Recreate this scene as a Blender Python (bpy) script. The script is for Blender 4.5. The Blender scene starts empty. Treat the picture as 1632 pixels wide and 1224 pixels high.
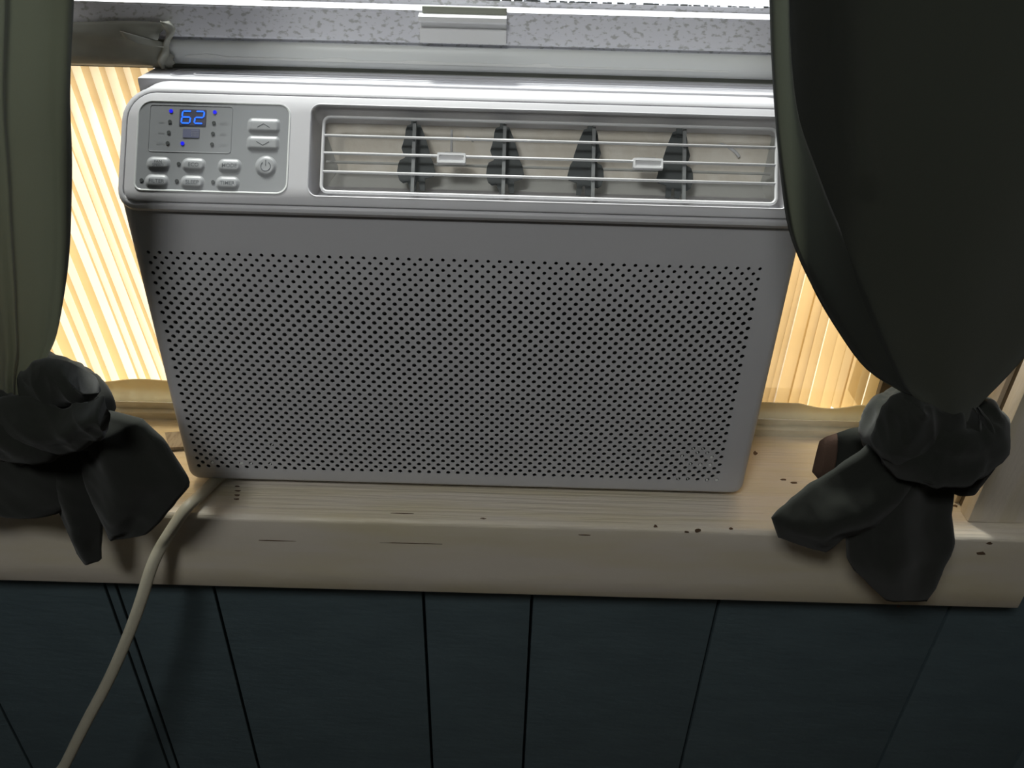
import bpy, bmesh, math, random
from mathutils import Vector, Matrix
random.seed(7)
sc = bpy.context.scene
COL = sc.collection

# ------------------------------------------------------------------ camera
F_PX = 1290.0
ROLL = math.atan2(55, 2003)
PITCH = math.atan(F_PX / math.hypot(55, 2003))
CAM = Vector((0.038057673, -0.545781427, 0.466017908))
_fw = Vector((0, math.cos(PITCH), -math.sin(PITCH)))
_r0 = Vector((1, 0, 0)); _u0 = _r0.cross(_fw)
_c, _s = math.cos(ROLL), math.sin(ROLL)
_R = _c * _r0 + _s * _u0
_U = -_s * _r0 + _c * _u0
cd = bpy.data.cameras.new('camera'); cam = bpy.data.objects.new('camera', cd); COL.objects.link(cam)
cd.sensor_fit = 'HORIZONTAL'; cd.sensor_width = 36.0; cd.lens = 36.0 * F_PX / 1632.0
cd.clip_start = 0.01
cam.matrix_world = Matrix((( _R.x, _U.x, -_fw.x, CAM.x), (_R.y, _U.y, -_fw.y, CAM.y), (_R.z, _U.z, -_fw.z, CAM.z), (0, 0, 0, 1)))
sc.camera = cam

# ------------------------------------------------------------------ world, sun, added fill light, exposure
w = bpy.data.worlds.new('world'); sc.world = w; w.use_nodes = True
bg = w.node_tree.nodes['Background']
bg.inputs['Color'].default_value = (0.82, 0.83, 1.0, 1)
bg.inputs['Strength'].default_value = 2.6
sd = bpy.data.lights.new('sun', 'SUN'); sun = bpy.data.objects.new('sun', sd); COL.objects.link(sun)
sd.energy = 6.3; sd.angle = math.radians(9); sd.color = (1.0, 0.96, 0.93)
sun.rotation_euler = Vector((0.22, -0.36, -0.90)).to_track_quat('-Z', 'Y').to_euler()
ld = bpy.data.lights.new('fill_light', 'AREA'); lamp = bpy.data.objects.new('fill_light', ld); COL.objects.link(lamp)  # fill light added out of view to brighten the room side
ld.shape = 'DISK'; ld.size = 0.36; ld.energy = 9.0; ld.color = (0.97, 0.99, 0.97)
lamp.location = (-0.30, -0.98, 1.27)
lamp.rotation_euler = Vector((0.2, 0.75, -1.0)).to_track_quat('-Z', 'Y').to_euler()
vs = sc.view_settings
sc.display_settings.display_device = 'sRGB'
vs.view_transform = 'Standard'; vs.look = 'None'; vs.gamma = 1.0; vs.use_curve_mapping = False
vs.exposure = 0.0

# ------------------------------------------------------------------ helpers
def pixel_ray(u, v):
    return (u - 816) / F_PX * _R - (v - 612) / F_PX * _U + _fw
def at(u, v, Y):
    d = pixel_ray(u, v); return CAM + d * ((Y - CAM.y) / d.y)

# local frame of the slanted control face of the air conditioner
SL = math.atan(0.732); P0 = Vector((0, 0, 0.264506))
BS = Vector((0, math.sin(SL), math.cos(SL))); BN = Vector((0, -math.cos(SL), math.sin(SL)))
def bz(x, t, n=0.0): return P0 + Vector((x, 0, 0)) + BS * t + BN * n
def bez_at(u, v, n=0.0):
    d = pixel_ray(u, v); k = (P0 + BN * n - CAM).dot(BN) / d.dot(BN); p = CAM + d * k
    return p.x, (p - P0).dot(BS)

def mat(name, col, rough=0.5, metal=0.0, spec=0.5, emit=None, estr=0.0):
    m = bpy.data.materials.new(name); m.use_nodes = True
    b = m.node_tree.nodes['Principled BSDF']
    b.inputs['Base Color'].default_value = (*col, 1); b.inputs['Roughness'].default_value = rough
    b.inputs['Metallic'].default_value = metal; b.inputs['Specular IOR Level'].default_value = spec
    if emit:
        b.inputs['Emission Color'].default_value = (*emit, 1); b.inputs['Emission Strength'].default_value = estr
    return m
def N(m, t, **kw):
    n = m.node_tree.nodes.new(t)
    for k, v in kw.items(): setattr(n, k, v)
    return n
def noisy(m, col2, scale=(20, 20, 20), nscale=1.0, detail=5, lo=0.4, hi=0.6, bump=0.0, bscale=None, bdist=0.001, brough=0.5):
    """mix base colour with col2 by noise, plus noise bump, in object coordinates"""
    nt = m.node_tree; b = nt.nodes['Principled BSDF']
    tc = N(m, 'ShaderNodeTexCoord'); mp = N(m, 'ShaderNodeMapping'); mp.inputs['Scale'].default_value = scale
    nt.links.new(tc.outputs['Object'], mp.inputs['Vector'])
    nz = N(m, 'ShaderNodeTexNoise'); nz.inputs['Scale'].default_value = nscale; nz.inputs['Detail'].default_value = detail
    nt.links.new(mp.outputs[0], nz.inputs['Vector'])
    if col2:
        cr = N(m, 'ShaderNodeValToRGB'); c1 = tuple(b.inputs['Base Color'].default_value)
        cr.color_ramp.elements[0].position = lo; cr.color_ramp.elements[0].color = (*col2, 1)
        cr.color_ramp.elements[1].position = hi; cr.color_ramp.elements[1].color = c1
        nt.links.new(nz.outputs['Fac'], cr.inputs['Fac']); nt.links.new(cr.outputs['Color'], b.inputs['Base Color'])
    if bump:
        mp2 = N(m, 'ShaderNodeMapping'); mp2.inputs['Scale'].default_value = bscale or scale
        nt.links.new(tc.outputs['Object'], mp2.inputs['Vector'])
        n2 = N(m, 'ShaderNodeTexNoise'); n2.inputs['Scale'].default_value = 1.0; n2.inputs['Detail'].default_value = 4
        n2.inputs['Roughness'].default_value = brough
        nt.links.new(mp2.outputs[0], n2.inputs['Vector'])
        bp = N(m, 'ShaderNodeBump'); bp.inputs['Strength'].default_value = bump; bp.inputs['Distance'].default_value = bdist
        nt.links.new(n2.outputs['Fac'], bp.inputs['Height']); nt.links.new(bp.outputs[0], b.inputs['Normal'])
    return m

def mesh_obj(name, verts, faces, m, parent=None, smooth=False, auto=None):
    me = bpy.data.meshes.new(name); me.from_pydata([tuple(v) for v in verts], [], faces); me.update()
    bm = bmesh.new(); bm.from_mesh(me); bmesh.ops.recalc_face_normals(bm, faces=bm.faces); bm.to_mesh(me); bm.free()
    if smooth or auto:
        me.polygons.foreach_set('use_smooth', [True] * len(me.polygons))
        if auto: me.set_sharp_from_angle(angle=math.radians(auto))
    if m: me.materials.append(m)
    o = bpy.data.objects.new(name, me); COL.objects.link(o)
    if parent:
        o.parent = parent
        if parent.type == 'EMPTY': o.matrix_parent_inverse = Matrix.Translation(-parent.location)
    return o
def thing(name, label, cat, loc=(0, 0, 0), group=None):
    o = bpy.data.objects.new(name, None); COL.objects.link(o); o.location = loc; o.empty_display_size = 0.02
    o['label'] = label; o['category'] = cat
    if group: o['group'] = group
    return o
def tag(o, label, cat, group=None):
    o['label'] = label; o['category'] = cat
    if group: o['group'] = group
    return o
def struct(o): o['kind'] = 'structure'; return o

class MB:
    def __init__(s): s.v = []; s.f = []
    def add(s, vs_, fs):
        k = len(s.v); s.v += [Vector(p) for p in vs_]; s.f += [tuple(i + k for i in f) for f in fs]; return s
    def box(s, x0, x1, y0, y1, z0, z1, b=0.0):
        bm = bmesh.new(); bmesh.ops.create_cube(bm, size=1.0)
        for q in bm.verts: q.co = Vector(((x0 + x1) / 2 + q.co.x * (x1 - x0), (y0 + y1) / 2 + q.co.y * (y1 - y0), (z0 + z1) / 2 + q.co.z * (z1 - z0)))
        if b > 0: bmesh.ops.bevel(bm, geom=bm.edges[:], offset=b, segments=2, affect='EDGES', profile=0.6)
        bm.verts.index_update()
        s.add([q.co.copy() for q in bm.verts], [tuple(q.index for q in f.verts) for f in bm.faces]); bm.free(); return s
    def tube(s, pts, r, k=8, r2=None, closed=False, up=Vector((0, 0, 1))):
        pts = [Vector(p) for p in pts]; n = len(pts); rings = []
        for i, p in enumerate(pts):
            a = pts[(i - 1) % n] if (closed or i > 0) else p; b = pts[(i + 1) % n] if (closed or i < n - 1) else p
            d = (b - a).normalized(); sx = d.cross(up)
            if sx.length < 1e-4: sx = d.cross(Vector((0, 1, 0)))
            sx.normalize(); sy = sx.cross(d)
            rings.append([p + sx * r * math.cos(j * 2 * math.pi / k) + sy * (r2 or r) * math.sin(j * 2 * math.pi / k) for j in range(k)])
        vs_ = [q for R_ in rings for q in R_]; fs = []
        for i in range(n if closed else n - 1):
            i2 = (i + 1) % n
            for j in range(k): fs.append((i * k + j, i * k + (j + 1) % k, i2 * k + (j + 1) % k, i2 * k + j))
        if not closed: fs += [tuple(range(k)), tuple((n - 1) * k + j for j in range(k))]
        return s.add(vs_, fs)
    def loops(s, loops, cap0=False, cap1=False):
        k = len(loops[0]); vs_ = [q for L in loops for q in L]; fs = []
        for i in range(len(loops) - 1):
            for j in range(k): fs.append((i * k + j, i * k + (j + 1) % k, (i + 1) * k + (j + 1) % k, (i + 1) * k + j))
        if cap0: fs.append(tuple(range(k)))
        if cap1: fs.append(tuple((len(loops) - 1) * k + j for j in range(k)))
        return s.add(vs_, fs)
    def prism(s, poly, off):
        """closed polygon of Vectors extruded by the Vector off"""
        return s.loops([poly, [p + off for p in poly]], True, True)
    def build(s, name, m, parent=None, smooth=False, auto=None): return mesh_obj(name, s.v, s.f, m, parent, smooth, auto)

def rr(x0, x1, t0, t1, r, k=6):
    """rounded rectangle, r one radius or four (bottom-left, bottom-right, top-right, top-left)"""
    if not isinstance(r, (tuple, list)): r = (r,) * 4
    cs = [(x0, t0, 180, r[0], 1, 1), (x1, t0, 270, r[1], -1, 1), (x1, t1, 0, r[2], -1, -1), (x0, t1, 90, r[3], 1, -1)]
    out = []
    for cx, ct, a0, q, sx, st in cs:
        for i in range(k + 1):
            a = math.radians(a0 + 90 * i / k); out.append((cx + sx * q + q * math.cos(a), ct + st * q + q * math.sin(a)))
    return out
def inset(x0, x1, t0, t1, r, d, k=6):
    if not isinstance(r, (tuple, list)): r = (r,) * 4
    return rr(x0 + d, x1 - d, t0 + d, t1 - d, tuple(max(q - d, 0.0002) for q in r), k)

# ------------------------------------------------------------------ materials
M = {}
M['plastic'] = noisy(mat('white plastic', (0.585, 0.58, 0.60), 0.45), None, bump=0.06, bscale=(900, 900, 900), bdist=0.0003)
M['case'] = mat('white enamelled steel', (0.68, 0.68, 0.72), 0.35)
M['overlay'] = mat('grey control film', (0.30, 0.31, 0.32), 0.25)
M['edge_highlight'] = mat('film edge highlight', (0.75, 0.77, 0.76), 0.2)
M['button'] = mat('grey button film', (0.34, 0.35, 0.36), 0.35)
M['legend'] = mat('grey legend ink', (0.13, 0.14, 0.15), 0.5)
M['legend_faint'] = mat('faint legend ink', (0.24, 0.25, 0.26), 0.4)
M['display'] = mat('display window', (0.10, 0.10, 0.14), 0.3)
M['receiver'] = mat('receiver window', (0.17, 0.18, 0.27), 0.3)
M['digit'] = mat('lit blue segment', (0.01, 0.05, 0.4), 0.5, emit=(0.015, 0.16, 1.0), estr=1.3)
M['led_on'] = mat('lit blue lamp', (0.0, 0.0, 0.2), 0.5, emit=(0.0, 0.0, 1.0), estr=0.75)
M['led_off'] = mat('unlit lamp', (0.07, 0.075, 0.075), 0.4)
M['vane'] = mat('dark grey vane', (0.085, 0.095, 0.095), 0.6)
M['cavity'] = noisy(mat('beige foam lining', (0.86, 0.81, 0.72), 0.8), (0.78, 0.72, 0.62), (60, 60, 60), bump=0.3, bscale=(300, 300, 300), bdist=0.0006)
M['duct'] = mat('grey duct plastic', (0.55, 0.55, 0.52), 0.6)
M['post'] = mat('grey grille post', (0.24, 0.25, 0.25), 0.5)
M['filter'] = mat('dark filter mesh', (0.13, 0.13, 0.125), 0.9)
M['wire'] = mat('white grille wire', (0.72, 0.72, 0.73), 0.3)
M['cord'] = mat('cream cord jacket', (0.44, 0.41, 0.32), 0.45)
M['teal'] = noisy(mat('teal painted panelling', (0.092, 0.132, 0.147), 0.72), (0.08, 0.116, 0.130), (14, 14, 40), lo=0.35, hi=0.65, bump=0.5, bscale=(60, 60, 190), bdist=0.0014)
M['gap'] = mat('dark joint', (0.012, 0.022, 0.028), 0.9)
M['cream'] = noisy(mat('cream gloss paint', (0.75, 0.68, 0.58), 0.42), (0.70, 0.62, 0.44), (6, 60, 30), lo=0.3, hi=0.6, bump=0.8, bscale=(8, 300, 18), bdist=0.0022)
M['cream_v'] = noisy(mat('cream gloss paint on upright wood', (0.75, 0.68, 0.58), 0.42), (0.70, 0.62, 0.45), (60, 60, 8), lo=0.3, hi=0.6, bump=0.5, bscale=(160, 160, 40), bdist=0.0012)
M['chip'] = mat('bare chipped wood', (0.13, 0.08, 0.045), 0.9)
M['alu'] = noisy(mat('weathered aluminium', (0.80, 0.80, 0.85), 0.45, 0.15), (0.52, 0.52, 0.52), (200, 260, 330), detail=10, lo=0.37, hi=0.47, bump=0.12, bscale=(500, 500, 700), bdist=0.0002)
M['alu_dark'] = mat('shade-toned aluminium', (0.30, 0.31, 0.26), 0.5, 0.3)  # shade of the rail's gaps and recess put into this colour
M['handle'] = mat('bright worn aluminium', (0.86, 0.86, 0.86), 0.4, 0.1)
M['strip'] = mat('white vinyl strip', (0.78, 0.80, 0.79), 0.4)
M['caulk'] = mat('dried white caulk', (0.85, 0.86, 0.84), 0.7)
M['track'] = noisy(mat('old cream vinyl track', (0.80, 0.76, 0.62), 0.4), (0.70, 0.66, 0.53), (40, 40, 90), bump=0.2, bscale=(60, 200, 200), bdist=0.0006)
M['tape'] = noisy(mat('grey plastic tape', (0.36, 0.36, 0.31), 0.3), (0.31, 0.31, 0.27), (30, 30, 60), bump=0.3, bscale=(50, 50, 90), bdist=0.001)
M['cloth'] = noisy(mat('charcoal curtain cloth', (0.018, 0.020, 0.016), 0.95, spec=0.15), None, bump=0.25, bscale=(1500, 1500, 1500), bdist=0.0004)
M['cloth'].node_tree.nodes['Principled BSDF'].inputs['Sheen Weight'].default_value = 0.13
M['cloth'].node_tree.nodes['Principled BSDF'].inputs['Sheen Roughness'].default_value = 0.6
def drape_mat(amount):
    m = M['cloth'].copy(); m.name = 'thin charcoal curtain cloth'; nt = m.node_tree
    out = [n for n in nt.nodes if n.type == 'OUTPUT_MATERIAL'][0]; b = nt.nodes['Principled BSDF']
    tr = N(m, 'ShaderNodeBsdfTranslucent'); tr.inputs['Color'].default_value = (0.62, 0.68, 0.48, 1)
    mx = N(m, 'ShaderNodeMixShader'); mx.inputs[0].default_value = amount
    nt.links.new(b.outputs[0], mx.inputs[1]); nt.links.new(tr.outputs[0], mx.inputs[2]); nt.links.new(mx.outputs[0], out.inputs['Surface'])
    return m
M['drape'] = drape_mat(0.065); M['drape_dense'] = drape_mat(0.007)
M['rust'] = noisy(mat('brown frayed cloth edge', (0.11, 0.065, 0.045), 0.9), None, bump=0.3, bscale=(900, 900, 900))
M['card'] = noisy(mat('grey brown cardboard', (0.40, 0.37, 0.34), 0.9), (0.28, 0.25, 0.22), (300, 60, 60))
M['card_edge'] = M['chip']
M['room'] = mat('room paint', (0.42, 0.44, 0.44), 0.8)
M['ceil'] = mat('ceiling paint', (0.7, 0.7, 0.68), 0.8)
M['wood_floor'] = noisy(mat('brown floor', (0.16, 0.11, 0.07), 0.5), (0.10, 0.07, 0.045), (2, 30, 1))
M['ground'] = noisy(mat('pale concrete ground', (0.62, 0.58, 0.50), 0.9), (0.5, 0.47, 0.4), (2, 2, 2))
M['siding'] = mat('outside siding', (0.6, 0.6, 0.57), 0.8)
M['jambdark'] = noisy(mat('shade brown side channel', (0.16, 0.125, 0.075), 0.7), (0.11, 0.085, 0.05), (20, 20, 6))  # brown holds the shadow that lies in the window's side channel

def translucent_mat(name, tcol, dcol, clear, dif):
    m = bpy.data.materials.new(name); m.use_nodes = True; nt = m.node_tree
    nt.nodes.clear(); out = N(m, 'ShaderNodeOutputMaterial')
    tr = N(m, 'ShaderNodeBsdfTranslucent'); tr.inputs['Color'].default_value = (*tcol, 1)
    df = N(m, 'ShaderNodeBsdfDiffuse'); df.inputs['Color'].default_value = (*dcol, 1)
    tp = N(m, 'ShaderNodeBsdfTransparent'); tp.inputs['Color'].default_value = (1.0, 0.80, 0.46, 1)
    gl = N(m, 'ShaderNodeBsdfGlossy'); gl.inputs['Roughness'].default_value = 0.35; gl.inputs['Color'].default_value = (0.9, 0.9, 0.85, 1)
    m1 = N(m, 'ShaderNodeMixShader'); m1.inputs[0].default_value = dif
    m2 = N(m, 'ShaderNodeMixShader'); m2.inputs[0].default_value = 0.04
    m3 = N(m, 'ShaderNodeMixShader'); m3.inputs[0].default_value = clear
    nt.links.new(tr.outputs[0], m1.inputs[1]); nt.links.new(df.outputs[0], m1.inputs[2])
    nt.links.new(m1.outputs[0], m2.inputs[1]); nt.links.new(gl.outputs[0], m2.inputs[2])
    nt.links.new(m2.outputs[0], m3.inputs[1]); nt.links.new(tp.outputs[0], m3.inputs[2]); nt.links.new(m3.outputs[0], out.inputs['Surface'])
    return m
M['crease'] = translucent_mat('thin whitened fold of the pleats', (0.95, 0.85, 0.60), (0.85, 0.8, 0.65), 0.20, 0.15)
M['hem'] = translucent_mat('soft translucent hem', (0.66, 0.62, 0.47), (0.80, 0.78, 0.66), 0.0, 0.5)
M['pleat'] = translucent_mat('aged translucent pleats', (0.62, 0.40, 0.13), (0.70, 0.58, 0.34), 0.16, 0.30)

def glass_mat():
    m = bpy.data.materials.new('window glass'); m.use_nodes = True; nt = m.node_tree
    nt.nodes.clear(); out = N(m, 'ShaderNodeOutputMaterial')
    t = N(m, 'ShaderNodeBsdfTransparent'); t.inputs['Color'].default_value = (0.93, 0.96, 0.94, 1)
    g = N(m, 'ShaderNodeBsdfGlossy'); g.inputs['Roughness'].default_value = 0.02
    mx = N(m, 'ShaderNodeMixShader'); mx.inputs[0].default_value = 0.06
    nt.links.new(t.outputs[0], mx.inputs[1]); nt.links.new(g.outputs[0], mx.inputs[2]); nt.links.new(mx.outputs[0], out.inputs['Surface'])
    return m
M['glass'] = glass_mat()

# ------------------------------------------------------------------ the setting
XJL, XJR = -0.455, 0.4313           # window jambs
ZB, ZH = 0.0, 1.22                  # sill top, window head
XW = 2.2; YB = -2.8; ZF, ZC = -0.85, 1.62
wf = MB()
wf.box(-XW, XW, 0.003, 0.12, ZF, -0.006)
wf.box(-XW, XJL - 0.02, 0.003, 0.12, -0.006, ZC); wf.box(XJR + 0.03, XW, 0.003, 0.12, -0.006, ZC)
wf.box(XJL - 0.02, XJR + 0.03, 0.003, 0.12, ZH + 0.02, ZC)
wall = struct(wf.build('wall_front', M['gap']))
xs = [-0.86, -0.704, -0.507, -0.346, -0.335, -0.2415, -0.0412, 0.0628, 0.2412, 0.4622, 0.612, 0.80, 0.98]
for a, b in zip(xs[:-1], xs[1:]):                      # boards of the panelling below the sill
    MB().box(a + 0.0014, b - 0.0014, -0.0052, 0.0032, ZF, -0.002, 0.0009).build('board', M['teal'], wall, auto=40)
for a, b in ((-XW, xs[0]), (xs[-1], XW)):
    MB().box(a + 0.0014, b - 0.0014, -0.0052, 0.0032, ZF, ZC, 0.0009).build('board', M['teal'], wall)
for a, b in ((xs[0], -0.522), (0.503, xs[-1])):
    MB().box(a + 0.0014, b - 0.0014, -0.0052, 0.0032, -0.0015, ZC, 0.0009).build('board', M['teal'], wall)
MB().box(xs[0], xs[-1], -0.0052, 0.0032, ZH + 0.075, ZC, 0.0009).build('board', M['teal'], wall)
struct(MB().box(-XW, XW, YB - 0.1, YB, ZF, ZC).build('wall_back', M['room']))
struct(MB().box(-XW - 0.1, -XW, YB, 0.12, ZF, ZC).build('wall_left', M['room']))
struct(MB().box(XW, XW + 0.1, YB, 0.12, ZF, ZC).build('wall_right', M['room']))
struct(MB().box(-XW - .1, XW + .1, YB - .1, 0.12, ZC, ZC + 0.1).build('ceiling', M['ceil']))
struct(MB().box(-XW - .1, XW + .1, YB - .1, 0.12, ZF - 0.1, ZF).build('floor', M['wood_floor']))
struct(MB().box(-14, 14, 0.13, 26, -1.05, -1.0).build('ground', M['ground']))

# sill: one thick painted board with a worn, rounded front edge
def sill():
    x0, x1 = -0.60, 0.495; nx = 150; prof = []
    r = 0.005
    prof.append((0.12, 0.0))
    for y in (0.09, 0.06, 0.03, 0.0, -0.02): prof.append((y, 0.0))
    for i in range(6):
        a = math.radians(90 + 90 * i / 5); prof.append((-0.0395 + r + r * math.cos(a), -r + r * math.sin(a)))
    for z in (-0.02, -0.04, -0.06, -0.0825): prof.append((-0.0395, z))
    prof += [(-0.0380, -0.0845), (-0.0055, -0.0845)]
    rnd = random.Random(3); wob = [rnd.uniform(-1, 1) for _ in range(nx + 1)]
    vs_ = []; fs = []
    for i in range(nx + 1):
        x = x0 + (x1 - x0) * i / nx; q = sum(wob[max(0, i - 2):i + 3]) / 5
        for j, (y, z) in enumerate(prof):
            e = 0.0009 * q if 5 <= j <= 12 else 0
            vs_.append((x, y + e, z - abs(e) * 0.6))
    k = len(prof)
    for i in range(nx):
        for j in range(k - 1): fs.append((i * k + j, i * k + j + 1, (i + 1) * k + j + 1, (i + 1) * k + j))
    # back and underside closed by a simple return
    vs_ += [(x0, 0.12, -0.005), (x1, 0.12, -0.005), (x0, -0.0055, -0.005), (x1, -0.0055, -0.005)]
    b = (nx + 1) * k
    fs += [tuple(range(k)) + (b + 2, b), tuple(nx * k + j for j in range(k)) + (b + 3, b + 1)]
    return mesh_obj('trim_1', vs_, fs, M['cream'], auto=50)
sl = struct(sill())
# paint chips: thin bare-wood scars in the sill
def chip(u, v, wdt, hgt, front):
    if front: p = at(u, v, -0.0398)
    else:
        d = pixel_ray(u, v); p = CAM + d * ((0.0003 - CAM.z) / d.z)
    rnd = random.Random(int(u * 7 + v)); n = 9; poly = []
    for i in range(n):
        a = 2 * math.pi * i / n; q = rnd.uniform(0.55, 1.0)
        dx, dz = wdt * q * math.cos(a), hgt * q * math.sin(a)
        poly.append(p + (Vector((dx, 0, dz)) if front else Vector((dx, dz, 0))))
    MB().prism(poly, Vector((0, 0.0006, 0)) if front else Vector((0, 0, -0.0006))).build('paint_chip', M['chip'], sl)
for c in [(1564, 882, .0055, .0022, 1), (1577, 866, .003, .0018, 1), (1432, 967, .002, .001, 1), (1112, 846, .0035, .0028, 1), (1094, 848, .0025, .0012, 1),
          (932, 853, .006, .0006, 1), (770, 826, .003, .001, 0), (1045, 838, .002, .002, 0), (1165, 842, .002, .0015, 0), (640, 818, .012, .0006, 0), (650, 866, .03, .0005, 1),
          (440, 862, .02, .0004, 1), (1248, 764, .0035, .0018, 0), (1265, 769, .004, .0015, 0), (1204, 722, .0025, .004, 0), (378, 775, .003, .0012, 0),
          (379, 782, .0035, .0010, 0), (378, 789, .003, .0012, 0), (377, 795, .003, .0010, 0), (1523, 806, .003, .002, 0), (1572, 789, .002, .002, 0)]: chip(*c)

# casing (faces the room) and jambs
for nm, xa, xb in (('trim_2', XJR, 0.499), ('trim_3', -0.520, XJL)):
    struct(MB().box(xa, xb, -0.0210, -0.0050, 0.0, ZH + 0.07, 0.0018).build(nm, M['cream_v'], auto=40))
struct(MB().box(XJL, XJR, -0.0210, -0.0050, ZH, ZH + 0.07, 0.0018).build('trim_4', M['cream']))
struct(MB().box(XJR + 0.004, XJR + 0.03, -0.005, 0.004, 0.0, ZH).build('trim_5', M['jambdark']))
struct(MB().box(XJR, XJR + 0.03, 0.0040, 0.098, 0.0, ZH, 0.001).build('trim_6', M['cream_v'], auto=40))
struct(MB().box(XJL - 0.03, XJL, -0.005, 0.098, 0.0, ZH, 0.001).build('trim_7', M['cream_v'], auto=40))
struct(MB().box(XJL - 0.03, XJR + 0.03, 0.004, 0.098, ZH, ZH + 0.03).build('trim_8', M['cream']))

# window: track, side channels, sash rail, glass
win = thing('window_1', 'x', 'x', (0, 0.11, 0)); del win['label']; del win['category']; win['kind'] = 'structure'
tk = MB()
prof = [(0.0965, 0.0), (0.0965, 0.0075), (0.0990, 0.0088), (0.1020, 0.0088), (0.1020, 0.0160), (0.16, 0.0160), (0.16, -0.005), (0.0965, -0.005)]
tk.prism([Vector((XJL, y, z)) for y, z in prof], Vector((XJR - XJL, 0, 0))).build('window_track', M['track'], win)
for a, b in ((XJL, XJL + 0.018), (XJR - 0.046, XJR)):
    q = MB(); q.box(a, b, 0.098, 0.104, 0.009, ZH, 0.001); q.box(a, b, 0.124, 0.16, 0.016, ZH)
    q.build('side_channel', M['jambdark'], win, auto=40)
# bottom rail of the raised sash (aluminium, hollow profile run along x)
rx0, rx1 = XJL + 0.018, XJR - 0.046
railp = [(0.1000, 0.3525), (0.1000, 0.3722), (0.0990, 0.3728), (0.0990, 0.3738), (0.1003, 0.3745), (0.1100, 0.3765), (0.1100, 0.3800), (0.1220, 0.3800), (0.1220, 0.3480), (0.1040, 0.3480), (0.1040, 0.3510), (0.1010, 0.3510)]
MB().prism([Vector((rx0, y, z)) for y, z in railp], Vector((rx1 - rx0, 0, 0))).build('sash_rail', M['alu'], win)
MB().box(rx0, rx1, 0.1135, 0.1165, 0.3795, ZH - 0.02).build('glass_pane', M['glass'], win)
MB().box(rx0, rx1, 0.1, 0.122, ZH - 0.022, ZH).build('sash_head', M['alu'], win)
# vinyl strip under the rail
sp = [];
for i in range(9):
    a = math.radians(-90 + 180 * i / 8); sp.append((0.1010 - 0.0035 * math.cos(a), 0.3400 + 0.0085 * math.sin(a)))
sp += [(0.122, 0.3485), (0.122, 0.3315)]
MB().prism([Vector((-0.2262, y, z)) for y, z in sp], Vector((rx1 + 0.2262, 0, 0))).build('sealing_strip', M['strip'], win, auto=50)
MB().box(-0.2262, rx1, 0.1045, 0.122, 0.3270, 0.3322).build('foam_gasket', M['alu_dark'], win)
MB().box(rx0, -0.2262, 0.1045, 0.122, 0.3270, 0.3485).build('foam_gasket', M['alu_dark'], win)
# peeling caulk line along the strip
rnd = random.Random(11); top = []; bot = []; n = 190
hh = 0.0006
for i in range(n + 1):
    x = -0.215 + (0.41) * i / n
    bump_ = max(0, math.sin(i * 0.21) * math.sin(i * 0.057 + 1)) * 0.0016 * (1 if x < 0.06 else 0.15) + rnd.uniform(0, 0.0004)
    h = hh * (1.2 if x < 0.06 else 0.45) + bump_
    ye = 0.0973 - 0.0002
    top.append(Vector((x, ye, 0.3372 + h))); bot.append(Vector((x, ye, 0.3368 - rnd.uniform(0, 0.0003))))
cm = MB(); vs_ = top + bot; k = n + 1
fr = [(i, i + 1, k + i + 1, k + i) for i in range(n)]
vs2 = vs_ + [p + Vector((0, 0.0016, 0)) for p in vs_]
fs = fr + [tuple(j + 2 * k for j in f) for f in fr] + [(i, i + 1, 2 * k + i + 1, 2 * k + i) for i in range(n)] + [(k + i, k + i + 1, 3 * k + i + 1, 3 * k + i) for i in range(n)]
cm.add(vs2, fs).build('caulk_line', M['caulk'], win)
# dirt lying along the foot of the glass
q = MB(); rnd = random.Random(5)
for i in range(260):
    x = rnd.uniform(-0.20, 0.25); r = rnd.uniform(0.0003, 0.0009)
    if x > -0.02 and x < 0.05: r *= 1.3
    q.box(x - r * 2.0, x + r * 2.0, 0.1112 - r * .5, 0.1120 + r * .5, 0.3799, 0.3799 + r * 1.3)
d_ = q.build('debris', M['vane'], win); d_['kind'] = 'stuff'
# pull handle on the rail
MB().box(-0.0350, 0.0268, 0.0972, 0.1005, 0.3700, 0.3768, 0.0003).build('notch_shade', M['alu_dark'], win)  # dark bar stands in for the shade in the recess above the handle
hp = [(0.0998, 0.3520), (0.0972, 0.3520), (0.0972, 0.3612), (0.0990, 0.3620), (0.0990, 0.3655), (0.0925, 0.3672), (0.0905, 0.3680), (0.0905, 0.3708), (0.0910, 0.3712), (0.0972, 0.3722), (0.0998, 0.3722)]
MB().prism([Vector((-0.0372, y, z)) for y, z in hp], Vector((0.0640, 0, 0))).build('sash_handle', M['handle'], win)

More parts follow.
